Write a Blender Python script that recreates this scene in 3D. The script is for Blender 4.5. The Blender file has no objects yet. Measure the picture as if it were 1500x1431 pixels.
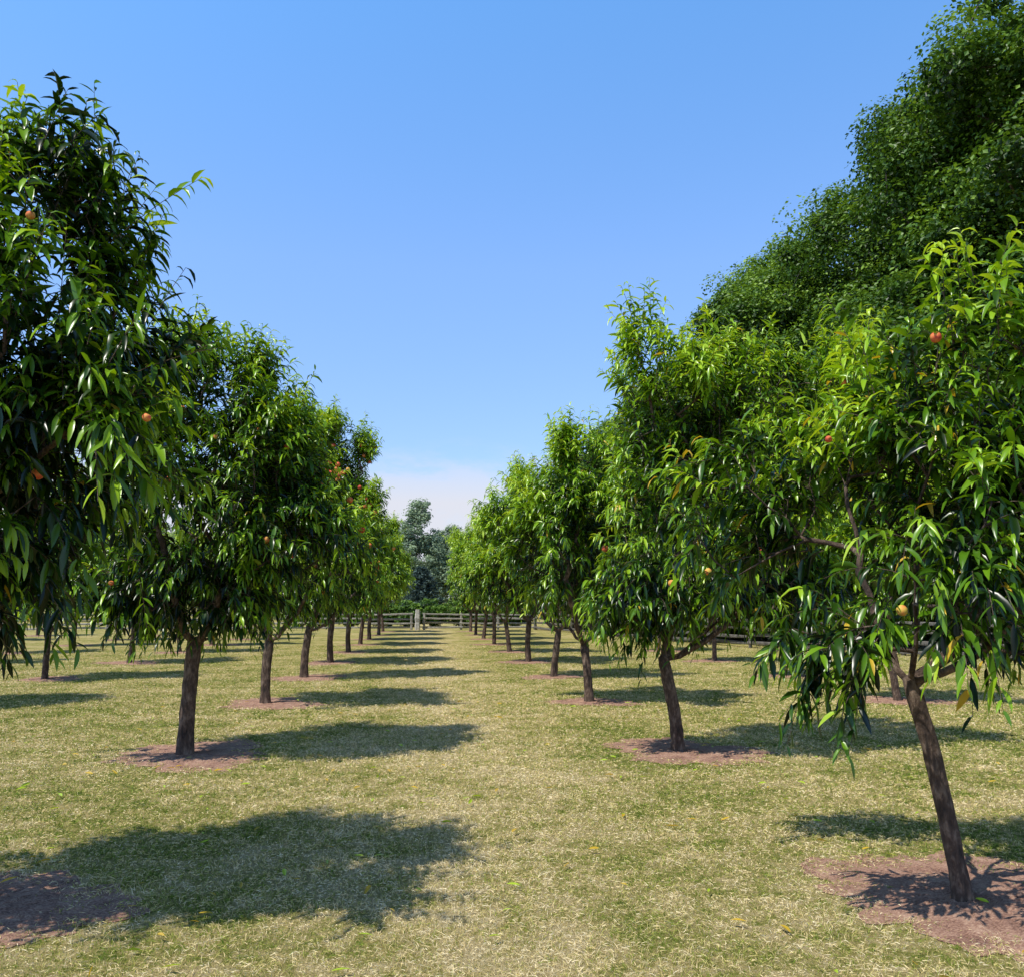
import bpy, math
import numpy as np
from mathutils import Vector

scene = bpy.context.scene
COL = scene.collection
rad = math.radians

# ------------------------------------------------------------------ helpers
def mesh_np(name, V, quads=None, tris=None, smooth=True, attrs=None, mat=None):
    V = np.asarray(V, dtype=np.float32)
    me = bpy.data.meshes.new(name)
    nq = 0 if quads is None else len(quads)
    nt = 0 if tris is None else len(tris)
    me.vertices.add(len(V))
    me.vertices.foreach_set("co", V.ravel())
    nl = nq * 4 + nt * 3
    me.loops.add(nl)
    li = []
    if nq: li.append(np.asarray(quads, dtype=np.int32).ravel())
    if nt: li.append(np.asarray(tris, dtype=np.int32).ravel())
    me.loops.foreach_set("vertex_index", np.concatenate(li))
    me.polygons.add(nq + nt)
    starts = np.concatenate([np.arange(nq) * 4, nq * 4 + np.arange(nt) * 3]).astype(np.int32)
    me.polygons.foreach_set("loop_start", starts)
    me.polygons.foreach_set("use_smooth", np.full(nq + nt, smooth, dtype=bool))
    if attrs:
        for k, a in attrs.items():
            at = me.attributes.new(k, 'FLOAT', 'POINT')
            at.data.foreach_set("value", np.asarray(a, dtype=np.float32))
    me.update(calc_edges=True)
    if mat: me.materials.append(mat)
    return me

def add_obj(name, me, parent=None, loc=(0, 0, 0)):
    o = bpy.data.objects.new(name, me)
    o.location = loc
    COL.objects.link(o)
    if parent is not None:
        o.parent = parent
    return o

def tag(o, label, category, group=None, kind=None):
    o["label"] = label
    o["category"] = category
    if group: o["group"] = group
    if kind: o["kind"] = kind

def norm(a):
    return a / (np.linalg.norm(a, axis=-1, keepdims=True) + 1e-9)

# ------------------------------------------------------------------ materials
def new_mat(name):
    m = bpy.data.materials.new(name)
    m.use_nodes = True
    nt = m.node_tree
    for n in list(nt.nodes): nt.nodes.remove(n)
    out = nt.nodes.new("ShaderNodeOutputMaterial")
    return m, nt, out

def ramp(nt, stops, fac=None, interp='LINEAR'):
    r = nt.nodes.new("ShaderNodeValToRGB")
    cr = r.color_ramp
    cr.interpolation = interp
    while len(cr.elements) > 1: cr.elements.remove(cr.elements[-1])
    cr.elements[0].position = stops[0][0]; cr.elements[0].color = (*stops[0][1], 1)
    for p, c in stops[1:]:
        e = cr.elements.new(p); e.color = (*c, 1)
    if fac is not None: nt.links.new(fac, r.inputs[0])
    return r

def noise(nt, vec, scale, detail=4, rough=.55):
    n = nt.nodes.new("ShaderNodeTexNoise")
    n.inputs["Scale"].default_value = scale
    n.inputs["Detail"].default_value = detail
    n.inputs["Roughness"].default_value = rough
    if vec is not None: nt.links.new(vec, n.inputs["Vector"])
    return n

def math_node(nt, op, a, b=None, clamp=False):
    m = nt.nodes.new("ShaderNodeMath"); m.operation = op; m.use_clamp = clamp
    for i, x in enumerate((a, b)):
        if x is None: continue
        if isinstance(x, (int, float)): m.inputs[i].default_value = x
        else: nt.links.new(x, m.inputs[i])
    return m.outputs[0]

def leaf_mat(name, stops, trans_col, trans=.3, rough=.36, spec=.5):
    m, nt, out = new_mat(name)
    at = nt.nodes.new("ShaderNodeAttribute"); at.attribute_name = "tint"
    r = ramp(nt, stops, at.outputs["Fac"])
    p = nt.nodes.new("ShaderNodeBsdfPrincipled")
    nt.links.new(r.outputs[0], p.inputs["Base Color"])
    p.inputs["Roughness"].default_value = rough
    p.inputs["Specular IOR Level"].default_value = spec
    t = nt.nodes.new("ShaderNodeBsdfTranslucent")
    mx = nt.nodes.new("ShaderNodeMix"); mx.data_type = 'RGBA'; mx.blend_type = 'MULTIPLY'
    mx.inputs[0].default_value = 1
    nt.links.new(r.outputs[0], mx.inputs[6]); mx.inputs[7].default_value = (*trans_col, 1)
    nt.links.new(mx.outputs[2], t.inputs[0])
    ms = nt.nodes.new("ShaderNodeMixShader"); ms.inputs[0].default_value = trans
    nt.links.new(p.outputs[0], ms.inputs[1]); nt.links.new(t.outputs[0], ms.inputs[2])
    nt.links.new(ms.outputs[0], out.inputs[0])
    return m

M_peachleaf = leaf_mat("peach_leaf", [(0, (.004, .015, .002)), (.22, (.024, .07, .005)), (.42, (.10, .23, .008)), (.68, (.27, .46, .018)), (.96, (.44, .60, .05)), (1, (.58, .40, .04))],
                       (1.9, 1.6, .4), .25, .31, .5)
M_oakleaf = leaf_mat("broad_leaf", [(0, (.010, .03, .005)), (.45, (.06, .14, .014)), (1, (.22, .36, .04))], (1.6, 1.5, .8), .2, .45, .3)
M_farleaf = leaf_mat("haze_tinted_leaf", [(0, (.16, .22, .16)), (.5, (.28, .37, .23)), (1, (.42, .52, .32))], (1.1, 1.1, 1.0), .3, .8, .1)  # distance haze put into the leaf colour as paler, greyer greens
M_spruce = leaf_mat("spruce_needle", [(0, (.035, .06, .06)), (.5, (.06, .10, .09)), (1, (.11, .16, .14))], (1, 1, 1), .1, .6, .2)

def bark_mat(name, c1, c2, c3, sc=1.0):
    m, nt, out = new_mat(name)
    tc = nt.nodes.new("ShaderNodeTexCoord")
    mp = nt.nodes.new("ShaderNodeMapping"); mp.inputs["Scale"].default_value = (1, 1, .35)
    nt.links.new(tc.outputs["Object"], mp.inputs[0])
    n = noise(nt, mp.outputs[0], 28 * sc, 6, .65)
    n2 = noise(nt, tc.outputs["Object"], 5 * sc, 3)
    f = math_node(nt, 'ADD', math_node(nt, 'MULTIPLY', n.outputs[0], .6), math_node(nt, 'MULTIPLY', n2.outputs[0], .4))
    r = ramp(nt, [(.36, c1), (.5, c2), (.66, c3)], f)
    p = nt.nodes.new("ShaderNodeBsdfPrincipled")
    nt.links.new(r.outputs[0], p.inputs["Base Color"]); p.inputs["Roughness"].default_value = .85
    b = nt.nodes.new("ShaderNodeBump"); b.inputs["Strength"].default_value = 1; b.inputs["Distance"].default_value = .04 / sc
    nt.links.new(n.outputs[0], b.inputs["Height"]); nt.links.new(b.outputs[0], p.inputs["Normal"])
    nt.links.new(p.outputs[0], out.inputs[0])
    return m
M_bark = bark_mat("peach_bark", (.022, .014, .010), (.09, .056, .038), (.30, .22, .16))
M_bark2 = bark_mat("grey_bark", (.03, .026, .022), (.10, .085, .07), (.20, .18, .15), .4)
M_wood = bark_mat("weathered_rail_wood", (.17, .155, .13), (.33, .31, .27), (.50, .47, .42), .8)
M_wood_shaded = bark_mat("shade_tinted_rail_wood", (.05, .045, .038), (.12, .108, .09), (.24, .22, .19), .8)  # rail wood darkened in colour to stand for shade under the oaks

def peach_mat():
    m, nt, out = new_mat("peach_skin")
    tc = nt.nodes.new("ShaderNodeTexCoord")
    oi = nt.nodes.new("ShaderNodeObjectInfo")
    n = noise(nt, tc.outputs["Object"], 22, 3)
    f = math_node(nt, 'ADD', n.outputs[0], math_node(nt, 'MULTIPLY', math_node(nt, 'SUBTRACT', oi.outputs["Random"], .45), .45))
    r = ramp(nt, [(.25, (.60, .42, .06)), (.42, (.70, .28, .06)), (.6, (.70, .12, .045)), (.8, (.42, .04, .025))], f)
    p = nt.nodes.new("ShaderNodeBsdfPrincipled")
    nt.links.new(r.outputs[0], p.inputs["Base Color"]); p.inputs["Roughness"].default_value = .75
    nt.links.new(p.outputs[0], out.inputs[0])
    return m
M_peach = peach_mat()

# dryness mask shared by the ground sheet and the blades (world position)
def dry_field(nt, pos):
    n1 = noise(nt, pos, .6, 5, .65)
    n2 = noise(nt, pos, 2.9, 5, .7)
    n3 = noise(nt, pos, 13.0, 4, .7)
    s = math_node(nt, 'ADD', math_node(nt, 'MULTIPLY', n1.outputs[0], .30),
                  math_node(nt, 'ADD', math_node(nt, 'MULTIPLY', n2.outputs[0], .34), math_node(nt, 'MULTIPLY', n3.outputs[0], .36)))
    s = math_node(nt, 'ADD', math_node(nt, 'MULTIPLY', math_node(nt, 'SUBTRACT', s, .5), 1.75), .516)
    sep = nt.nodes.new("ShaderNodeSeparateXYZ"); nt.links.new(pos, sep.inputs[0])
    # the mown alley between the rows is drier than the strips under the trees
    dx = math_node(nt, 'ABSOLUTE', math_node(nt, 'SUBTRACT', sep.outputs[0], .25))
    band = math_node(nt, 'MULTIPLY', math_node(nt, 'SUBTRACT', 1.5, dx), .05)
    band = math_node(nt, 'MAXIMUM', band, -.022)
    return math_node(nt, 'ADD', s, band)

def ground_mat():
    m, nt, out = new_mat("dry_lawn_soil")
    g = nt.nodes.new("ShaderNodeNewGeometry")
    f = dry_field(nt, g.outputs["Position"])
    n4 = noise(nt, g.outputs["Position"], 60, 4, .7)
    f2 = math_node(nt, 'ADD', f, math_node(nt, 'MULTIPLY', math_node(nt, 'SUBTRACT', n4.outputs[0], .5), .3))
    r = ramp(nt, [(.34, (.13, .17, .03)), (.44, (.29, .28, .07)), (.52, (.45, .37, .14)), (.64, (.60, .48, .25))], f2)
    p = nt.nodes.new("ShaderNodeBsdfPrincipled")
    nt.links.new(r.outputs[0], p.inputs["Base Color"]); p.inputs["Roughness"].default_value = .95
    p.inputs["Specular IOR Level"].default_value = .1
    b = nt.nodes.new("ShaderNodeBump"); b.inputs["Strength"].default_value = 1; b.inputs["Distance"].default_value = .05
    nt.links.new(n4.outputs[0], b.inputs["Height"]); nt.links.new(b.outputs[0], p.inputs["Normal"])
    nt.links.new(p.outputs[0], out.inputs[0])
    return m

def blade_mat():
    m, nt, out = new_mat("grass_blade")
    g = nt.nodes.new("ShaderNodeNewGeometry")
    f = dry_field(nt, g.outputs["Position"])
    at = nt.nodes.new("ShaderNodeAttribute"); at.attribute_name = "tint"
    f2 = math_node(nt, 'ADD', f, math_node(nt, 'MULTIPLY', math_node(nt, 'SUBTRACT', at.outputs["Fac"], .5), .42))
    r = ramp(nt, [(.28, (.10, .18, .010)), (.42, (.29, .36, .045)), (.50, (.57, .49, .16)), (.58, (.80, .63, .30)), (.76, (.94, .81, .52))], f2)
    p = nt.nodes.new("ShaderNodeBsdfPrincipled")
    nt.links.new(r.outputs[0], p.inputs["Base Color"]); p.inputs["Roughness"].default_value = .6
    p.inputs["Specular IOR Level"].default_value = .2
    t = nt.nodes.new("ShaderNodeBsdfTranslucent"); nt.links.new(r.outputs[0], t.inputs[0])
    ms = nt.nodes.new("ShaderNodeMixShader"); ms.inputs[0].default_value = .17
    nt.links.new(p.outputs[0], ms.inputs[1]); nt.links.new(t.outputs[0], ms.inputs[2])
    nt.links.new(ms.outputs[0], out.inputs[0])
    return m

def mulch_mat():
    m, nt, out = new_mat("bark_mulch")
    g = nt.nodes.new("ShaderNodeNewGeometry")
    v = nt.nodes.new("ShaderNodeTexVoronoi"); v.inputs["Scale"].default_value = 95
    mp = nt.nodes.new("ShaderNodeMapping"); mp.inputs["Scale"].default_value = (1, 1.4, 1)
    nt.links.new(g.outputs["Position"], mp.inputs[0]); nt.links.new(mp.outputs[0], v.inputs["Vector"])
    n = noise(nt, g.outputs["Position"], 5, 9, .78)
    sep = nt.nodes.new("ShaderNodeSeparateColor"); nt.links.new(v.outputs["Color"], sep.inputs[0])
    f = math_node(nt, 'ADD', math_node(nt, 'MULTIPLY', sep.outputs[0], .22), math_node(nt, 'MULTIPLY', n.outputs[0], .78))
    r = ramp(nt, [(.3, (.09, .040, .026)), (.45, (.26, .135, .09)), (.60, (.42, .25, .17)), (.78, (.58, .42, .29))], f)
    p = nt.nodes.new("ShaderNodeBsdfPrincipled")
    nt.links.new(r.outputs[0], p.inputs["Base Color"]); p.inputs["Roughness"].default_value = .95
    b = nt.nodes.new("ShaderNodeBump"); b.inputs["Strength"].default_value = .9; b.inputs["Distance"].default_value = .03
    nt.links.new(n.outputs[0], b.inputs["Height"]); nt.links.new(b.outputs[0], p.inputs["Normal"])
    nt.links.new(p.outputs[0], out.inputs[0])
    return m
M_ground, M_blade, M_mulch = ground_mat(), blade_mat(), mulch_mat()

# ------------------------------------------------------------------ tree growing
class Skel:
    def __init__(self, n=40000):
        self.P = np.zeros((n, 3)); self.path = np.zeros(n); self.par = np.full(n, -1, dtype=int); self.n = 0
    def add(self, p, par):
        i = self.n
        self.P[i] = p; self.par[i] = par
        self.path[i] = 0 if par < 0 else self.path[par] + np.linalg.norm(self.P[i] - self.P[par])
        self.n += 1
        return i

def grow(rng, trunk, scaff, tips, step, pathw, wob):
    S = Skel(); last = -1
    for p in trunk: last = S.add(np.array(p, float), last)
    fork = last
    for s in scaff:
        s = np.array(s, float); a = S.P[fork]; k = max(3, int(np.linalg.norm(s - a) / step)); cur = fork
        for j in range(1, k + 1):
            t = j / k
            q = a + (s - a) * np.array([t ** .75, t ** .75, t ** 1.25]) + rng.normal(0, wob, 3)
            cur = S.add(q, cur)
    fp = S.P[fork].copy()
    tips = tips[np.argsort(np.linalg.norm(tips - fp, axis=1))]
    ends = []
    for t in tips:
        d = np.linalg.norm(S.P[fork:S.n] - t, axis=1)
        below = np.maximum(0, S.P[fork:S.n, 2] - t[2]) * .5
        j = int(np.argmin(d + pathw * S.path[fork:S.n] + below)) + fork
        L = d[j - fork]; k = max(1, int(L / step)); a = S.P[j].copy(); cur = j
        for q in range(1, k + 1):
            u = q / k
            pos = a + (t - a) * np.array([u ** .85, u ** .85, u ** 1.2])
            if q < k: pos = pos + rng.normal(0, wob, 3)
            cur = S.add(pos, cur)
        ends.append(cur)
    return S, np.array(ends), fp

def tubes(S, rtrunk, rtip, flare, rng):
    n = S.n; par = S.par[:n]; P = S.P[:n]
    cnt = np.ones(n)
    haschild = np.zeros(n, bool); haschild[par[par >= 0]] = True
    cnt[haschild] = 0
    for i in range(n - 1, 0, -1): cnt[par[i]] += cnt[i]
    N = cnt[0]; pw = math.log(rtrunk / rtip) / math.log(N)
    R = rtip * cnt ** pw
    kids = [[] for _ in range(n)]
    for i in range(1, n): kids[par[i]].append(i)
    chains = []; stack = [(0, -1)]
    while stack:
        st, pr = stack.pop()
        ch = [pr] if pr >= 0 else []
        c = st
        while True:
            ch.append(c)
            if not kids[c]: break
            best = max(kids[c], key=lambda q: cnt[q])
            for q in kids[c]:
                if q != best: stack.append((q, c))
            c = best
        chains.append(ch)
    V = []; Q = []; base = 0
    for ch in chains:
        pts = P[ch]; rr = R[ch].copy()
        if len(pts) < 2: continue
        if ch[0] != 0: rr[0] = rr[1]
        else:
            for i in range(len(ch)):
                h = pts[i][2]
                rr[i] *= 1 + flare * math.exp(-max(h, 0) / (rtrunk * 1.6))
        rr[-1] *= .6
        sides = 14 if rr[0] > rtrunk * .6 else (7 if rr[0] > rtrunk * .2 else 4)
        T = np.gradient(pts, axis=0); T = norm(T)
        ref = np.array([1., 0, 0]) if abs(T[0][0]) < .8 else np.array([0, 1., 0])
        A = norm(np.cross(T, ref)); B = np.cross(T, A)
        an = np.arange(sides) * 2 * math.pi / sides
        lump = 1 + (.10 * np.sin(an * 3 + 1.3) + .05 * np.sin(an * 5)) if sides == 14 else np.ones(sides)
        jit = 1 + rng.normal(0, .05, (len(pts), sides)) if sides == 14 else np.ones((len(pts), sides))
        ring = pts[:, None, :] + (rr[:, None] * lump[None] * jit)[..., None] * (np.cos(an)[None, :, None] * A[:, None, :] + np.sin(an)[None, :, None] * B[:, None, :])
        V.append(ring.reshape(-1, 3))
        m = len(pts)
        i0 = (np.arange(m - 1)[:, None] * sides + np.arange(sides)[None]).ravel()
        i1 = (np.arange(m - 1)[:, None] * sides + ((np.arange(sides) + 1) % sides)[None]).ravel()
        Q.append(np.stack([i0, i1, i1 + sides, i0 + sides], 1) + base)
        base += m * sides
    return np.concatenate(V), np.concatenate(Q)

def sample_env(rng, env, n, bias=.28, gap=-.3, f=2.6):
    w = np.array([e[6] for e in env]); w = w / w.sum(); out = []
    ph = rng.uniform(0, 6, 3)
    while len(out) < n:
        e = env[rng.choice(len(env), p=w)]
        d = rng.normal(size=3); d /= np.linalg.norm(d)
        p = np.array(e[:3]) + np.array(e[3:6]) * d * rng.random() ** bias
        v = math.sin(f * p[0] + ph[0]) * math.sin(f * p[1] + ph[1]) * math.sin(f * p[2] + ph[2])
        if v < gap: continue
        out.append(p)
    return np.array(out)

def leaves_mesh(rng, P, D, L, W, droop, tint):
    n = len(P); D = norm(D)
    st = np.array([0, .22, .5, .78, 1.0]); wd = np.array([.22, .85, 1., .6, .04])
    up = norm(np.array([0, 0, 1.]) + rng.normal(0, .45, (n, 3)))
    S = norm(np.cross(D, up))
    pos = P.copy(); V = np.zeros((n, 5, 3, 3)); prev = 0
    curl = rng.normal(0, .25, (n, 1))
    for k in range(5):
        s = st[k]
        d = norm(D + (s + .0) * droop[:, None] * np.array([0, 0, -1.]) + curl * s * S)
        pos = pos + d * ((s - prev) * L)[:, None]; prev = s
        N = norm(np.cross(S, d))
        w = (W * wd[k] * .5)[:, None]
        V[:, k, 0] = pos - S * w + N * w * .45
        V[:, k, 1] = pos
        V[:, k, 2] = pos + S * w + N * w * .45
    q = []
    for k in range(4):
        for c in range(2):
            q.append([k * 3 + c, k * 3 + c + 1, (k + 1) * 3 + c + 1, (k + 1) * 3 + c])
    q = np.array(q)
    Q = (np.arange(n)[:, None, None] * 15 + q[None]).reshape(-1, 4)
    return V.reshape(-1, 3), Q, np.repeat(tint, 15)

def peach_tree_meshes(seed, env, trunk, rtrunk, ntips=560, shoots=2, leafscale=1.1, dark=0.0, gap=-.08, straypr=.2, nb=8, yellow=.004, scaf_up=.8):
    rng = np.random.default_rng(seed)
    base = [(e[0], e[1], e[2], e[3] * .93, e[4] * .93, e[5] * .95, e[6]) for e in env]
    bot0 = min(e[2] - e[5] for e in env)
    # separate boughs pushing out of the main mass make the outline ragged
    ext = []
    for b in range(nb):
        e = env[b % min(2, len(env))]
        a = b * 2.4 + rng.normal(0, .3); el = rng.uniform(-.1, 1.1)
        d = np.array([math.cos(a) * math.cos(el), math.sin(a) * math.cos(el), math.sin(el)])
        c = np.array(e[:3]) + d * np.array(e[3:6]) * rng.uniform(.95, 1.12)
        if c[2] - .3 < bot0: continue
        r = rng.uniform(.2, .34)
        ext.append((c[0], c[1], c[2], r, r, r * rng.uniform(1.0, 1.4), .045))
    env = base + ext
    tips = sample_env(rng, env, ntips, .33, gap, 2.7)
    top = max(e[2] + e[5] for e in base); bot = min(e[2] - e[5] for e in base)
    cen = np.average(np.array([e[:3] for e in base]), axis=0, weights=[e[6] for e in base])
    cz = cen.copy(); cz[2] -= .5
    fork = np.array(trunk[-1]); scaff = []
    a0 = rng.uniform(0, 6)
    ns = 5
    for i in range(ns):
        a = a0 + i * 2 * math.pi / ns + rng.normal(0, .2)
        r = rng.uniform(.5, .8)
        scaff.append([cen[0] + math.cos(a) * r, cen[1] + math.sin(a) * r, fork[2] + rng.uniform(scaf_up, scaf_up + .8)])
    S, ends, fp = grow(rng, trunk, scaff, tips, .14, .22, .012)
    TV, TQ = tubes(S, rtrunk, .0048, .3, rng)
    E = S.P[ends]
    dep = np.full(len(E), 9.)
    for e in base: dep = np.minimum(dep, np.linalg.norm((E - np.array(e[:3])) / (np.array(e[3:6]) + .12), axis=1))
    E = np.repeat(E, shoots, axis=0); n = len(E); dep = np.repeat(dep, shoots)
    rel = np.clip((E[:, 2] - bot) / (top - bot), 0, 1)
    outw = norm(E - cz)
    upf = -.3 + 1.4 * rel
    d0 = outw * .8 + rng.normal(0, .5, (n, 3)); d0[:, 2] += upf
    stray = (rel > .4) & (rng.random(n) < straypr) & (dep > .6)
    d0[stray] = outw[stray] * .75 + np.array([0, 0, 1.0]) + rng.normal(0, .28, (stray.sum(), 3))
    d0 = norm(d0)
    Ls = rng.uniform(.18, .54, n) * (1 + .25 * (rel > .72))
    Ls[stray] = rng.uniform(.5, .95, stray.sum())
    g = rng.uniform(.15, .5, n) * (1.2 - .7 * rel)
    ss = np.linspace(0, 1, 6)
    def pt(s, idx):
        return E[idx] + d0[idx] * (Ls[idx] * s)[:, None] + np.array([0, 0, -1.]) * (g[idx] * Ls[idx] * s * s)[:, None]
    C = np.stack([pt(np.full(n, s), np.arange(n)) for s in ss], 1)
    T = norm(np.gradient(C, axis=1))
    A = norm(np.cross(T, np.array([.3, .2, .93]))); B = np.cross(T, A)
    r = .004 * (1 - .6 * ss)
    rings = np.stack([C + r[None, :, None] * (math.cos(a) * A + math.sin(a) * B) for a in (0, 2.094, 4.189)], 2)
    SV = rings.reshape(-1, 3)
    q = []
    for k in range(5):
        for c in range(3):
            q.append([k * 3 + c, k * 3 + (c + 1) % 3, (k + 1) * 3 + (c + 1) % 3, (k + 1) * 3 + c])
    SQ = (np.arange(n)[:, None, None] * 18 + np.array(q)[None]).reshape(-1, 4) + len(TV)
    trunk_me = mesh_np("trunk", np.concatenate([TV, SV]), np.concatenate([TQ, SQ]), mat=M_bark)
    # leaves
    nls = np.where(stray, 20, 12)
    idx = np.repeat(np.arange(n), nls)
    k = np.concatenate([np.arange(q_) for q_ in nls])
    s = (k + .5 + rng.uniform(-.3, .3, len(k))) / nls[idx]
    s = np.minimum(.08 + .94 * s, 1)
    P = pt(s, idx)
    Tn = norm(d0[idx] + np.array([0, 0, -1.]) * (2 * g[idx] * s)[:, None])
    A = norm(np.cross(Tn, np.array([.31, .17, .93]))); B = np.cross(Tn, A)
    ang = k * 2.4 + rng.uniform(0, 6, n)[idx] + rng.normal(0, .3, len(k))
    radv = np.cos(ang)[:, None] * A + np.sin(ang)[:, None] * B
    D = Tn * (.35 + .6 * s)[:, None] + radv * .85 + rng.normal(0, .15, P.shape)
    L = rng.uniform(.085, .175, len(k)) * (1.05 - .35 * (s > .85)) * leafscale
    W = L * rng.uniform(.18, .27, len(k))
    dr = rng.uniform(.4, 2.6, len(k))
    shoot_t = rng.normal(0, .15, n)
    inner = np.clip((dep - .6) / .4, 0, 1)  # shade inside the crown put into leaf tint, outer leaves brighter
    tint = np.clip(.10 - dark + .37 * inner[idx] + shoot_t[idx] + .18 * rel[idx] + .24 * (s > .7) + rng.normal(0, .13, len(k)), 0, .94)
    yl = rng.random(len(k)) < yellow; tint[yl] = 1
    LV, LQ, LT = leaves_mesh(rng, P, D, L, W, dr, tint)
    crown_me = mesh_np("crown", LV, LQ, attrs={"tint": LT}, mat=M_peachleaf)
    outer = np.where((rel < .85) & (rel > .1) & (outw[:, 1] < .25) & (dep > .8))[0]
    pk = rng.permutation(outer)
    spots = E[pk] + outw[pk] * rng.uniform(.06, .28, (len(pk), 1)) + np.array([0, -.04, -.06])
    return trunk_me, crown_me, spots

def clump_tree_meshes(seed, env, H, rtrunk, nclump, perclump, leaf, crad, mat, lean=0, bias=.3, gap=-.35, fork_h=.22, f=.7, flat=.62):
    rng = np.random.default_rng(seed)
    tips = sample_env(rng, env, nclump, bias, gap, f)
    tk = [[lean * t * t, 0, H * fork_h * t] for t in np.linspace(0, 1, 8)]
    sc = [[0, 0, H * .75], [H * .1, 0, H * .5], [-H * .1, .05, H * .5], [0, H * .1, H * .45], [0, -H * .1, H * .45]]
    S, ends, fp = grow(rng, tk, sc, tips, H * .04, .15, H * .003)
    TV, TQ = tubes(S, rtrunk, rtrunk * .05, .5, rng)
    trunk_me = mesh_np("trunk", TV, TQ, mat=M_bark2)
    E = np.repeat(S.P[ends], perclump, axis=0); n = len(E)
    cr = np.repeat(rng.uniform(.5, 1.4, len(ends)), perclump)[:, None] * crad
    d = norm(rng.normal(size=(n, 3))) * rng.random((n, 1)) ** .4
    P = E + d * cr * np.array([1, 1, flat])
    N = norm(d * .8 + np.array([0, 0, .7]) + rng.normal(0, .5, (n, 3)))
    X = norm(np.cross(N, rng.normal(size=(n, 3)))); Y = np.cross(N, X)
    sz = rng.uniform(.7, 1.3, (n, 1)) * leaf
    V = np.stack([P - X * sz * .5, P - Y * sz * .32 + N * sz * .08, P + X * sz * .5, P + Y * sz * .32 + N * sz * .08], 1).reshape(-1, 3)
    Q = np.arange(n * 4).reshape(-1, 4)
    ct = np.repeat(rng.normal(0, .2, len(ends)), perclump)
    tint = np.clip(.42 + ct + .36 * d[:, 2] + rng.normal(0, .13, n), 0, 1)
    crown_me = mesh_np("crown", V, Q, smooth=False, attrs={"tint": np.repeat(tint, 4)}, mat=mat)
    return trunk_me, crown_me

def peach_mesh():
    V = []; Q = []
    nu, nv = 16, 10
    for j in range(nv + 1):
        th = math.pi * j / nv
        for i in range(nu):
            ph = 2 * math.pi * i / nu
            r = .034 * (1 - .10 * math.exp(-(min(ph, 2 * math.pi - ph) / .35) ** 2) * math.sin(th))
            z = .032 * math.cos(th)
            if th < .6: z -= .008 * (1 - th / .6)
            V.append([r * math.sin(th) * math.cos(ph), r * math.sin(th) * math.sin(ph), z])
    for j in range(nv):
        for i in range(nu):
            Q.append([j * nu + i, (j + 1) * nu + i, (j + 1) * nu + (i + 1) % nu, j * nu + (i + 1) % nu])
    return mesh_np("peach", V, Q, mat=M_peach)
PEACH = peach_mesh()

def rig_tree(name, tm, cm, loc, rotz=0, scale=1.0, zs=None, peaches=None, ps=1.0):
    e = bpy.data.objects.new(name, None)
    e.empty_display_size = .3
    e.location = loc; e.rotation_euler = (0, 0, rotz)
    e.scale = (scale, scale, zs or scale)
    COL.objects.link(e)
    add_obj("trunk", tm, e); add_obj("crown", cm, e)
    if peaches is not None:
        for p in peaches:
            o = add_obj("peach", PEACH, e, tuple(p))
            s = ps * (1.0 + .2 * math.sin(p[0] * 37 + p[2] * 11))
            o.scale = (s, s, s); o.rotation_euler = (p[0] * 9, p[1] * 7, p[2] * 13)
    return e

def tr(pts):
    pts = np.array(pts, float); out = []
    m = len(pts)
    for i in range(m - 1):
        for t in np.linspace(0, 1, 6)[:-1]: out.append(pts[i] * (1 - t) + pts[i + 1] * t)
    out.append(pts[-1])
    out = np.array(out)
    for _ in range(3): out[1:-1] = (out[:-2] + out[1:-1] * 2 + out[2:]) / 4
    out[0, 2] = -.05
    return out

GROUP = "peach trees planted in orchard rows"
beds = []
def bed(x, y, r): beds.append((x, y, r))
crng = np.random.default_rng(44)
cluster = [np.array([.72 + crng.normal(0, .15), -1.3 + crng.normal(0, .06), 4.68 + crng.normal(0, .14)]) for _ in range(26)]
cluster += [np.array([.35 + crng.normal(0, .1), -1.35 + crng.normal(0, .05), 4.2 + crng.normal(0, .12)]) for _ in range(8)]

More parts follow.
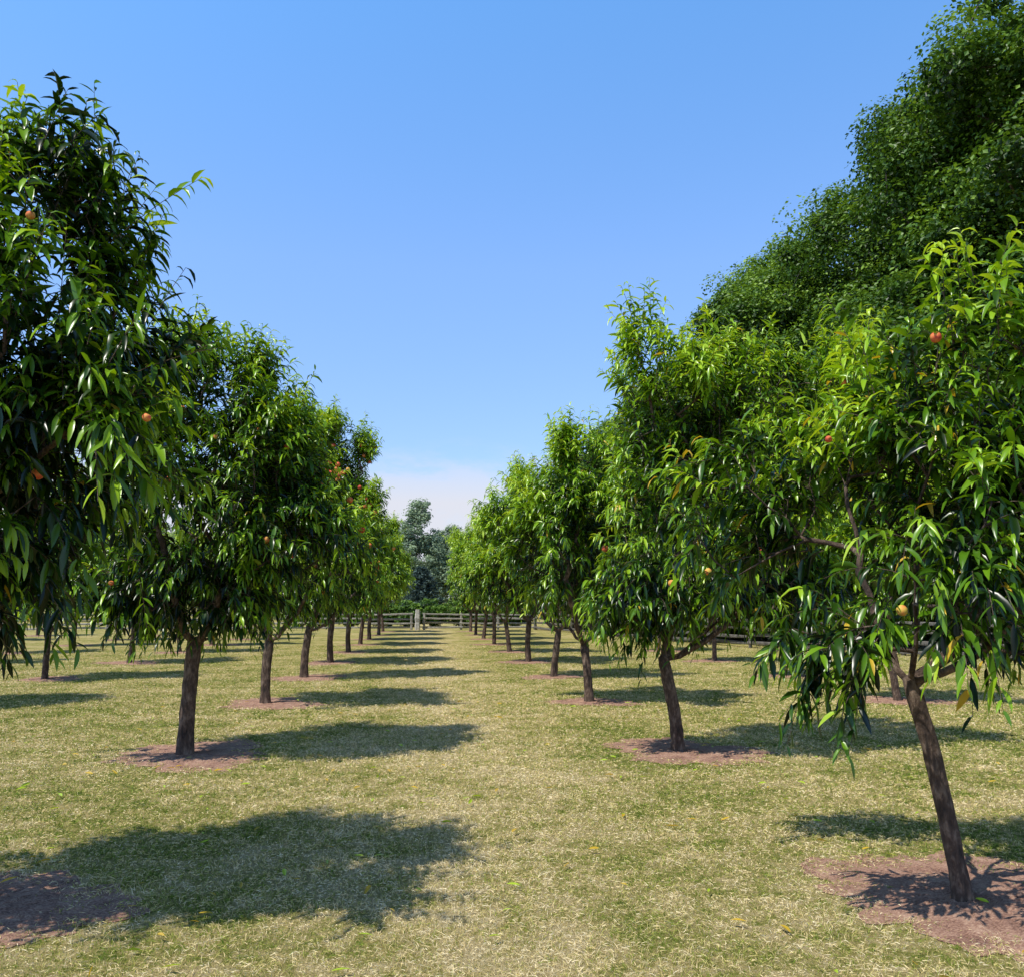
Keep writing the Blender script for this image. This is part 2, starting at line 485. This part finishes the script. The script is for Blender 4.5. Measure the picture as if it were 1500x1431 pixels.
near = [
 # x, y, env, trunk, rtrunk, npeach, manual peaches, label, seed, bed r, ntips, dark (shade put into leaf tint), gap, stray, peach scale, boughs, yellow, scaf_up
 (3.25, 5.34, [(-.02,0,2.35,.76,.9,.52,.32),(.25,0,2.98,.64,.72,.72,.36),(.75,.1,2.4,.75,.95,.85,.3),(-.80,-.15,1.66,.36,.42,.22,.11),(.60,-.3,1.45,.45,.4,.24,.12),(-.25,-.4,1.9,.42,.35,.26,.07),(-.85,.9,2.4,.5,.55,.55,.15)],
  tr([[0,0,0],[-.06,0,.4],[-.14,0,.85],[-.26,0,1.3]]), .052, 9, [(-.62,-.6,1.75),(.25,-.75,2.0),(.4,-.75,2.1),(.3,-.6,1.5)],
  "leaning peach tree with drooping leaves and yellow fruit", 11, .95, 420, 0, -.06, .2, .85, 8, .016, .7),
 (3.05, 10.79, [(.10,0,3.65,.95,.9,1.3,.36),(1.2,.1,3.75,1.2,1.1,1.2,.42),(.6,0,2.6,1.5,1.2,.9,.46),(-.35,-.2,1.9,.65,.7,.42,.13),(1.3,-.1,1.95,.7,.7,.4,.13)],
  tr([[0,0,0],[-.02,0,.4],[-.10,0,.8],[-.15,0,1.1]]), .072, 5, [(.55,-1.4,2.35),(-.35,-1.15,2.0)],
  "broad domed peach tree with a low fork and few peaches", 12, .92, 900, 0, -.1, .22, 1.1, 9, .004, .8),
 (-2.8, 11.1, [(.0,0,3.85,1.0,1.0,1.15,.38),(.3,0,3.0,1.42,1.2,1.0,.48),(-.95,-.1,2.05,.85,.75,.50,.18),(1.05,0,2.45,.9,.85,.7,.22),(0,-.1,2.0,1.15,1.1,.4,.22)],
  tr([[0,0,0],[0,0,.5],[.02,0,.9],[.05,0,1.3]]), .085, 14, [(-.65,-.9,2.0),(.1,-1.2,3.9)],
  "round-topped peach tree with a thick dark trunk", 23, .95, 920, .09, -.12, .24, 1.0, 9, .004, .8),
 (-2.8, 5.6, [(-.25,0,3.5,.82,1.0,.95,.45),(-.1,0,2.7,1.12,1.15,.7,.46),(.42,0,4.05,.42,.5,.5,.13),(.5,-.1,3.0,.68,.75,.6,.2),(-.35,0,4.3,.4,.4,.4,.06),(-.40,.1,1.95,.9,.85,.38,.2)],
  tr([[0,0,0],[-.05,0,.5],[-.15,0,.9],[-.25,0,1.25]]), .08, 6, [(.65,-.5,2.5)],
  "tall shaded peach tree with long upright shoots", 14, .85, 760, .22, -.06, .42, .85, 11, .004, 1.1),
 (-2.8, 16.4, [(.1,0,3.6,.9,1.0,1.1,.45),(.4,0,2.6,1.4,1.2,.9,.5)],
  tr([[0,0,0],[-.02,0,.5],[.03,0,1.1]]), .08, 36, [],
  "peach tree dotted with ripening red peaches beside the alley", 15, .9, 640, .04, -.1, .24, 1.2, 8, .004, .8),
 (-2.85, 21.8, [(.65,0,4.75,.75,.9,1.6,.4),(.6,0,3.2,1.4,1.2,1.2,.5),(.5,0,2.1,1.35,1.1,.6,.2)],
  tr([[0,0,0],[.0,0,.5],[.08,0,1.1]]), .085, 50, cluster,
  "tallest peach tree laden with clusters of red peaches", 16, .9, 760, 0, -.1, .24, 1.35, 8, .004, .8),
]
for (x, y, env, tk, rt, npch, man, lab, seed, br, nt_, dk, gp_, st_, ps_, nb_, yl_, su_) in near:
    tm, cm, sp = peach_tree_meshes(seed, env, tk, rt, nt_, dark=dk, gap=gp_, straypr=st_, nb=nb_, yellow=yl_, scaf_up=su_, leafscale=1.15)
    pe = list(sp[:npch]) + [np.array(m) for m in man]
    e = rig_tree("peach_tree", tm, cm, (x, y, 0), peaches=pe, ps=ps_)
    tag(e, lab, "tree", GROUP); bed(x + .1, y + .03, br)

generic = []
for sd, env, tk, rt in [
    (31, [(0,0,3.5,1.05,1.05,1.2,.45),(0,0,2.5,1.2,1.2,.85,.5)], tr([[0,0,0],[.03,0,.5],[-.03,.02,1.1]]), .07),
    (32, [(.2,0,3.7,.9,.95,1.2,.4),(-.2,.1,2.7,1.15,1.1,.9,.5),(.5,-.4,2.0,.7,.7,.4,.15)], tr([[0,0,0],[-.06,0,.5],[-.1,.02,1.05]]), .065),
    (33, [(-.2,0,3.4,1.0,1.0,1.0,.4),(.3,.1,2.6,1.2,1.25,.85,.5)], tr([[0,0,0],[.05,0,.45],[.14,.02,1.0]]), .07)]:
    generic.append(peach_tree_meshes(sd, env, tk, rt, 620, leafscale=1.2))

rng = np.random.default_rng(5)
def place_generic(x, y, s=None, npch=0, lab="leafy green peach tree in a long mown orchard row"):
    g = generic[rng.integers(3)]
    s = s or rng.uniform(.92, 1.06)
    e = rig_tree("peach_tree", g[0], g[1], (x + rng.normal(0, .08), y + rng.normal(0, .12), 0), rng.uniform(0, 6.28), s, peaches=list(g[2][:npch]) if npch else None)
    tag(e, lab, "tree", GROUP); bed(x, y, rng.uniform(.7, .9))
for k in range(2, 10):      # right-hand row
    place_generic(3.05 - .07 * max(0, k - 4), 5.34 + 5.4 * k, 1.10 + .05 * math.sin(k * 2.1) + .02 * max(0, k - 4), 8 if k < 4 else 0, "leafy green peach tree above a reddish mulch bed" if k < 4 else "leafy green peach tree in a long mown orchard row")
for k in range(4, 10):
    place_generic(-2.8 + .06 * max(0, k - 4), 5.5 + 5.4 * k, rng.uniform(1.12, 1.26), 16 if k < 5 else 0)
for k in range(2, 9): place_generic(-8.7, 5.6 + 5.5 * k, rng.uniform(.9, 1.02))
for k in range(4, 9): place_generic(-14.5, 5.6 + 5.5 * k, rng.uniform(.9, 1.02))
for k in range(7, 9): place_generic(-20.4, 5.6 + 5.5 * k, .9)
for k in range(1, 6): place_generic(8.7, 4.8 + 5.5 * k, rng.uniform(.85, .95))

# ------------------------------------------------------------------ big trees and far trees
def lumpy(seed, env, n, rr, zmin):
    r_ = np.random.default_rng(seed); out = list(env)
    for i in range(n):
        e = env[i % 2]
        a = i * 2.399; el = r_.uniform(-.3, 1.25)
        d = np.array([math.cos(a) * math.cos(el), math.sin(a) * math.cos(el), math.sin(el)])
        c = np.array(e[:3]) + d * np.array(e[3:6]) * r_.uniform(.82, .96)
        r = rr * r_.uniform(.7, 1.3)
        if c[2] - r > zmin: out.append((c[0], c[1], c[2], r, r, r * .75, .032))
    return out
bigA = clump_tree_meshes(51, lumpy(1, [(0,0,15,5.5,5.5,8,.50),(-1,1,9,6.3,6.3,6,.45),(2,-1,20.5,3.5,3.5,4.2,.14)], 26, 1.7, 3), 25, .5, 1450, 230, .175, 1.1, M_oakleaf, gap=-.25, f=.62, bias=.2, flat=.7)
bigB = clump_tree_meshes(52, lumpy(2, [(0,0,13,5,5,6.6,.50),(.5,.5,8,5.8,5.8,5.4,.45)], 24, 1.6, 2.5), 22, .42, 1250, 230, .17, 1.05, M_oakleaf, gap=-.25, f=.66, bias=.2, flat=.7)
for (x, y, m, s, r, lab) in [
    (26.2, 30.0, bigA, 1.24, 0, "towering dense green oak behind the rail fence"),
    (24.6, 36.0, bigA, 1.10, 1.5, "large spreading green oak behind the rail fence"),
    (23.2, 43.0, bigB, 1.20, 2.6, "large spreading green oak behind the rail fence"),
    (22.0, 50.0, bigB, 1.16, .2, "large spreading green oak behind the rail fence"),
    (19.6, 59, bigB, 1.0, 5.9, "large spreading green oak behind the rail fence"),
    (15.5, 70, bigB, .85, 4.0, "broad green woodland oak beyond the orchard fence"),
    (34, 38, bigB, 1.2, 3.0, "towering dense green oak behind the rail fence")]:
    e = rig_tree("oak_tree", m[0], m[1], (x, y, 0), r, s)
    tag(e, lab, "tree", "large oaks behind the rail fence")

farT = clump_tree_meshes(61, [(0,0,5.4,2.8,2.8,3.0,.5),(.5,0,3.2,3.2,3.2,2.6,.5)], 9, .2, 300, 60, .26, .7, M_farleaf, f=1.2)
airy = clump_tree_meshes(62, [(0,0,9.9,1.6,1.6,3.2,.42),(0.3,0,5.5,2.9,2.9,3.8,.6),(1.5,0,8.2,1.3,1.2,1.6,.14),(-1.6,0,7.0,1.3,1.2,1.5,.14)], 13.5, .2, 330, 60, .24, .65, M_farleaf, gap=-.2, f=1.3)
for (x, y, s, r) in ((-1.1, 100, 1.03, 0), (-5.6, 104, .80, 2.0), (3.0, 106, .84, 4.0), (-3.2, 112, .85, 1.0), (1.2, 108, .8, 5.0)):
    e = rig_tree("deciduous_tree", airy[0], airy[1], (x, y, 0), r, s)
    tag(e, "tall airy pale green tree standing beyond the fence", "tree", "distant trees beyond the orchard")
prng = np.random.default_rng(77)
for x in np.arange(-75, 50, 4.6):
    y = 88 + prng.uniform(-8, 14)
    s = prng.uniform(.8, 1.2)
    if -4.0 < x < 2.0: s *= .72; y = 104
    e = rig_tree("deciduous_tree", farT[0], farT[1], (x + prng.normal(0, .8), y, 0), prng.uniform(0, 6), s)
    tag(e, "rounded pale green tree in the distant tree line", "tree", "distant trees beyond the orchard")

def spruce(seed, H, R):
    r_ = np.random.default_rng(seed)
    P, T = [], []
    for i in range(26):
        h = H * (.03 + .96 * i / 26); rr = R * (1 - (i / 26) ** 2.2) ** .8 + .12
        for b in range(11):
            a = b * .571 + i * .35 + r_.normal(0, .15); ln = rr * r_.uniform(.75, 1.15)
            for q in range(34):
                u = r_.random() ** .7
                P.append([math.cos(a) * ln * u + r_.normal(0, .12), math.sin(a) * ln * u + r_.normal(0, .12), h - .25 * u * ln + r_.normal(0, .07)])
                T.append(.4 + .3 * u + r_.normal(0, .12))
    P = np.array(P); n = len(P)
    P[:, 2] = np.maximum(P[:, 2], .05)
    N = norm(np.array([0, 0, 1.]) + r_.normal(0, .5, (n, 3))); X = norm(np.cross(N, r_.normal(size=(n, 3)))); Y = np.cross(N, X)
    s = .16
    V = np.stack([P - X * s, P - Y * s * .35, P + X * s, P + Y * s * .35], 1).reshape(-1, 3)
    cm = mesh_np("crown", V, np.arange(4 * n).reshape(-1, 4), smooth=False, attrs={"tint": np.repeat(np.clip(T, 0, 1), 4)}, mat=M_spruce)
    an = np.arange(8) * math.pi / 4
    V = np.array([[math.cos(a) * .12 * (1.03 - t), math.sin(a) * .12 * (1.03 - t), H * t * .97] for t in np.linspace(0, 1, 10) for a in an])
    Q = [[i * 8 + j, i * 8 + (j + 1) % 8, (i + 1) * 8 + (j + 1) % 8, (i + 1) * 8 + j] for i in range(9) for j in range(8)]
    return mesh_np("trunk", V, Q, mat=M_bark2), cm
sp = spruce(71, 4.9, 2.0)
e = rig_tree("spruce_tree", sp[0], sp[1], (-.35, 78, 0)); tag(e, "small dark blue-green spruce beyond the rail fence", "tree")
shrub = clump_tree_meshes(81, [(0,0,1.3,1.8,1.5,1.1,.6),(1,0,1.0,1.4,1.3,.8,.4)], 2.6, .07, 170, 60, .16, .42, M_oakleaf, fork_h=.1, f=2)
def along(poly, step):
    out = []
    for a, b in zip(poly[:-1], poly[1:]):
        a = np.array(a, float); b = np.array(b, float); n = max(1, round(np.linalg.norm(b - a) / step))
        for i in range(n): out.append(a + (b - a) * i / n)
    out.append(np.array(poly[-1], float)); return out
fence_right = [(7.0, 57.0), (12.6, 34.0), (21.0, 21.0)]
for p in along([(9.2, 60), (14.6, 36.5), (24.0, 22)], 1.9):
    s = prng.uniform(1.4, 2.2)
    e = rig_tree("shrub", shrub[0], shrub[1], (p[0] + prng.uniform(.6, 2.2), p[1] + prng.uniform(0, 1), 0), prng.uniform(0, 6), s)
    tag(e, "dark green shrub growing behind the rail fence", "shrub", "shrubs behind the rail fence")
for x in np.arange(-9, 8, 1.9):
    e = rig_tree("shrub", shrub[0], shrub[1], (x, 64 + prng.uniform(-1, 1), 0), prng.uniform(0, 6), prng.uniform(.68, .85))
    tag(e, "low rounded green shrub beyond the far fence", "shrub", "shrubs behind the rail fence")

# ------------------------------------------------------------------ rail fences
frng = np.random.default_rng(9)
def beam(a, b, w, h):
    a = np.array(a, float); b = np.array(b, float); d = norm(b - a)
    up = np.array([0, 0, 1.]) if abs(d[2]) < .9 else np.array([0, 1., 0])
    s = norm(np.cross(d, up)); u = np.cross(s, d)
    V = []; m = 6; prof = [(-.5,-.3),(-.3,-.5),(.35,-.5),(.5,-.2),(.5,.3),(.25,.5),(-.3,.45),(-.5,.2)]
    for i in range(m):
        t = i / (m - 1); c = a + (b - a) * t + frng.normal(0, .008, 3); k = (.82 if i in (0, m - 1) else 1) * (1 + frng.normal(0, .08))
        for px, pz in prof: V.append(c + s * px * w * k + u * pz * h * k)
    Q = [[i * 8 + j, i * 8 + (j + 1) % 8, (i + 1) * 8 + (j + 1) % 8, (i + 1) * 8 + j] for i in range(m - 1) for j in range(8)]
    for base, fl in ((0, 1), ((m - 1) * 8, 0)):
        for q in ([0, 1, 2, 3], [0, 3, 4, 7], [7, 4, 5, 6]):
            q = [base + z for z in q]
            Q.append(q if not fl else q[::-1])
    return V, Q
def fence(poly, label, H=1.08, nr=4, step=3.0, mat=None):
    mat = mat or M_wood
    pts = along(poly, step)
    o0 = pts[0]
    e = bpy.data.objects.new("rail_fence", None); e.location = (o0[0], o0[1], 0); COL.objects.link(e)
    tag(e, label, "fence")
    for i, p in enumerate(pts):
        q = p - o0; w = .15
        hh = H * (1 + frng.normal(0, .03))
        V, Q = beam((q[0], q[1], -.1), (q[0] + frng.normal(0, .02), q[1], hh + .08), w, w)
        add_obj("post", mesh_np("post", V, Q, smooth=False, mat=mat), e)
        if i < len(pts) - 1:
            r = pts[i + 1] - o0; d = norm(r - q); side = np.array([-d[1], d[0]])
            for k in range(nr):
                z = .16 + (H - .2) * k / (nr - 1)
                off = side * (.06 if (i + k) % 2 else -.06)
                a = q - d * .12 + off; b = r + d * .12 + off
                V, Q = beam((a[0], a[1], z + frng.normal(0, .03)), (b[0], b[1], z + frng.normal(0, .03)), .08, .12)
                add_obj("rail", mesh_np("rail", V, Q, smooth=False, mat=mat), e)
    return e
fence([(-32, 57.6), (-.9, 57.6)], "weathered grey split rail fence across the orchard end", 1.0, 4, 3.2)
fence([(-.1, 57.5), (7.0, 57.3)], "pale weathered rail fence section beside a square gate post", 1.0, 4, 2.4)
fence(fence_right, "shade-tinted weathered split rail fence beside the shrubs", 1.1, 4, 3.0, M_wood_shaded)
V, Q = beam((0, 0, -.1), (0, 0, 1.3), .36, .36)
gp = bpy.data.objects.new("gate_post", mesh_np("gate_post", V, Q, smooth=False, mat=bark_mat("pale_gate_post_wood", (.34, .32, .29), (.52, .49, .44), (.64, .61, .56), .8))); gp.location = (-.5, 57.2, 0); COL.objects.link(gp)
tag(gp, "thick square pale wooden gate post in the fence", "post")

# ------------------------------------------------------------------ ground, mulch, grass
g = mesh_np("ground", [[-1500, -1500, 0], [1500, -1500, 0], [1500, 1500, 0], [-1500, 1500, 0]], [[0, 1, 2, 3]], smooth=False, mat=M_ground)
go = add_obj("ground", g); tag(go, "dry patchy mown orchard lawn, straw and green", "ground", kind="structure")

brng = np.random.default_rng(21)
def bed_radius(r, ph, a): return r * (1 + .15 * np.sin(2 * a + ph) + .10 * np.sin(3 * a + ph * 4) + .08 * np.sin(5 * a + ph * 2) + .06 * np.sin(11 * a + ph * 3) + .05 * np.sin(19 * a + ph * 5) + .03 * np.sin(31 * a + ph))
bed_ph = brng.uniform(0, 6, len(beds))
for (x, y, r), ph in zip(beds, bed_ph):
    na, nr = 120, 14
    A = np.arange(na) * 2 * math.pi / na
    V = [[0, 0, .04]]
    for j in range(1, nr + 1):
        t = j / nr
        R = bed_radius(r, ph, A) * t
        z = .005 + .016 * (1 - t ** 2) + brng.normal(0, .004, na) * (t < .99)
        V += list(np.stack([np.cos(A) * R, np.sin(A) * R, np.maximum(z, .005)], 1))
    Q = [[1 + (j) * na + i, 1 + (j + 1) * na + i, 1 + (j + 1) * na + (i + 1) % na, 1 + j * na + (i + 1) % na] for j in range(nr - 1) for i in range(na)]
    T = [[0, 1 + i, 1 + (i + 1) % na] for i in range(na)]
    o = add_obj("mulch_bed", mesh_np("mulch_bed", V, Q, T, mat=M_mulch), loc=(x, y, 0))
    tag(o, "round reddish brown bark mulch bed around a trunk", "mulch bed", "mulch beds under the peach trees")

def grass(n, seed):
    r_ = np.random.default_rng(seed)
    u = r_.random(n); d0, d1 = 2.0, 38.0; ex = .4
    d = (d0 ** ex + u * (d1 ** ex - d0 ** ex)) ** (1 / ex)
    a = r_.uniform(rad(-33), rad(44), n)
    X = d * np.sin(a); Y = d * np.cos(a)
    keep = np.ones(n, bool)
    for (bx, by, br), ph in zip(beds, bed_ph):
        dx, dy = X - bx, Y - by
        rr = np.hypot(dx, dy); m = rr < br * 1.6
        if not m.any(): continue
        an = np.arctan2(dy[m], dx[m])
        q = rr[m] / bed_radius(br, ph, an)
        blot = .24 * np.sin(X[m] * 9 + 2 * np.sin(Y[m] * 7)) * np.sin(Y[m] * 11 + X[m] * 5)
        pk = np.clip((q + blot - .52) / .50, 0.03, 1) ** 1.4
        keep[np.where(m)[0]] = r_.random(m.sum()) < pk
    X, Y, d = X[keep], Y[keep], d[keep]; n = len(X)
    flat = r_.random(n) < .42
    az = r_.uniform(0, 2 * math.pi, n)
    tl = np.where(flat, r_.uniform(1.1, 1.5, n), r_.uniform(.1, .95, n))
    dirv = np.stack([np.cos(az) * np.sin(tl), np.sin(az) * np.sin(tl), np.cos(tl)], 1)
    clump = .6 + .7 * (np.sin(X * 5.1 + np.sin(Y * 3.3) * 2) * np.sin(Y * 4.7 + 1.3 * np.sin(X * 2.9)) * .5 + .5)
    L = r_.uniform(.015, .040, n) * clump * (1 + .01 * d)
    W = r_.uniform(.0015, .0032, n) * np.clip(d / 4.2, 1, 3.8)
    P = np.stack([X, Y, np.where(flat, r_.uniform(.004, .018, n), 0)], 1)
    s = norm(np.cross(dirv, np.stack([r_.normal(size=n), r_.normal(size=n), r_.normal(0, .4, n)], 1)))
    mid = P + dirv * (L * .55)[:, None]
    bend = norm(dirv + np.stack([np.cos(az) * .5, np.sin(az) * .5, -.35 * np.ones(n)], 1))
    tip = mid + bend * (L * .5)[:, None]
    tip[:, 2] = np.maximum(tip[:, 2], .004)
    w = W[:, None] * .5
    V = np.stack([P - s * w, P + s * w, mid + s * w * .8, mid - s * w * .8, tip], 1).reshape(-1, 3)
    b = np.arange(n)[:, None] * 5
    Q = b + np.array([[0, 1, 2, 3]]); T = b + np.array([[3, 2, 4]])
    tint = np.clip(r_.normal(.42, .28, n) + .25 * flat, 0, 1)
    return mesh_np("grass", V, Q, T, smooth=False, attrs={"tint": np.repeat(tint, 5)}, mat=M_blade)
go = add_obj("grass", grass(800000, 3)); tag(go, "short mown grass, dry straw mixed with green blades", "grass", kind="stuff")

r_ = np.random.default_rng(8); n = 420
X = r_.uniform(-6, 7, n); Y = 3 + 14 * r_.random(n) ** 1.3
P = np.stack([X, Y, r_.uniform(.025, .04, n)], 1); az = r_.uniform(0, 6.28, n)
D = np.stack([np.cos(az), np.sin(az), r_.uniform(0, .3, n)], 1); L = r_.uniform(.05, .11, n)
V, Q, T = leaves_mesh(r_, P, D, L, L * .28, r_.uniform(0, .3, n), np.where(r_.random(n) < .5, 1.0, .9))
fo = add_obj("fallen_leaves", mesh_np("fallen_leaves", V, Q, attrs={"tint": T}, mat=M_peachleaf)); tag(fo, "scattered yellow fallen peach leaves on the lawn", "leaves", kind="stuff")

# ------------------------------------------------------------------ light, sky
travel = Vector((.50, .30, -1.0)).normalized()
sun = bpy.data.lights.new("sun", 'SUN'); sun.energy = 5.0; sun.angle = rad(.5); sun.color = (1, .96, .87)
so = bpy.data.objects.new("sun", sun); COL.objects.link(so)
so.rotation_euler = travel.to_track_quat('-Z', 'Y').to_euler()
tos = -travel
w = bpy.data.worlds.new("World"); scene.world = w; w.use_nodes = True
nt = w.node_tree
for n_ in list(nt.nodes): nt.nodes.remove(n_)
out = nt.nodes.new("ShaderNodeOutputWorld"); bg = nt.nodes.new("ShaderNodeBackground")
sky = nt.nodes.new("ShaderNodeTexSky"); sky.sky_type = 'NISHITA'; sky.sun_disc = False
sky.sun_elevation = math.asin(tos.z); sky.sun_rotation = math.atan2(tos.x, tos.y)
sky.air_density = 1.0; sky.dust_density = .4; sky.ozone_density = 2.0
bg.inputs[1].default_value = .125
tc = nt.nodes.new("ShaderNodeTexCoord")
sep = nt.nodes.new("ShaderNodeSeparateXYZ"); nt.links.new(tc.outputs["Generated"], sep.inputs[0])
K = 2.5
gr = ramp(nt, [(0, (1.15/K, 1.08/K, 1.25/K)), (.18, (1.25/K, 1.37/K, 1.65/K)), (.36, (1.5/K, 1.75/K, 2.1/K)), (.6, (1.3/K, 2.05/K, 2.5/K)), (.70, (.6/K, .7/K, .8/K)), (.9, (.3/K, .34/K, .38/K))], sep.outputs[2])  # overhead sky out of view dimmed to deepen shadows
mul = nt.nodes.new("ShaderNodeMix"); mul.data_type = 'RGBA'; mul.blend_type = 'MULTIPLY'; mul.inputs[0].default_value = 1
nt.links.new(sky.outputs[0], mul.inputs[6]); nt.links.new(gr.outputs[0], mul.inputs[7])
mul2 = nt.nodes.new("ShaderNodeVectorMath"); mul2.operation = 'SCALE'; mul2.inputs["Scale"].default_value = K
nt.links.new(mul.outputs[2], mul2.inputs[0])
mp = nt.nodes.new("ShaderNodeMapping"); mp.inputs["Scale"].default_value = (1, 1, 3); nt.links.new(tc.outputs["Generated"], mp.inputs[0])
cn = noise(nt, mp.outputs[0], 7.0, 8, .6)
lowz = nt.nodes.new("ShaderNodeMapRange"); lowz.inputs[1].default_value = .185; lowz.inputs[2].default_value = .11
nt.links.new(sep.outputs[2], lowz.inputs[0])
cloudv = math_node(nt, 'ADD', math_node(nt, 'MULTIPLY', cn.outputs[0], 1.2), math_node(nt, 'MULTIPLY', lowz.outputs[0], .35))
cm_ = nt.nodes.new("ShaderNodeMapRange"); cm_.interpolation_type = 'SMOOTHSTEP'; cm_.inputs[1].default_value = .62; cm_.inputs[2].default_value = .88
nt.links.new(cloudv, cm_.inputs[0])
cf = math_node(nt, 'MULTIPLY', math_node(nt, 'MULTIPLY', cm_.outputs[0], lowz.outputs[0]), .95)
mx = nt.nodes.new("ShaderNodeMix"); mx.data_type = 'RGBA'
nt.links.new(cf, mx.inputs[0]); nt.links.new(mul2.outputs[0], mx.inputs[6]); mx.inputs[7].default_value = (6.2, 6.3, 7.0, 1)
nt.links.new(mx.outputs[2], bg.inputs[0]); nt.links.new(bg.outputs[0], out.inputs[0])

# ------------------------------------------------------------------ camera
cam = bpy.data.cameras.new("camera"); cam.sensor_width = 36; cam.lens = 31.2; cam.clip_end = 5000; cam.clip_start = .05
co = bpy.data.objects.new("camera", cam); COL.objects.link(co)
co.location = (0, 0, 1.8); co.rotation_euler = (rad(90 + 7.23), 0, rad(-5.5))
scene.camera = co
scene.view_settings.view_transform = 'Standard'; scene.view_settings.look = 'None'; scene.view_settings.exposure = 0
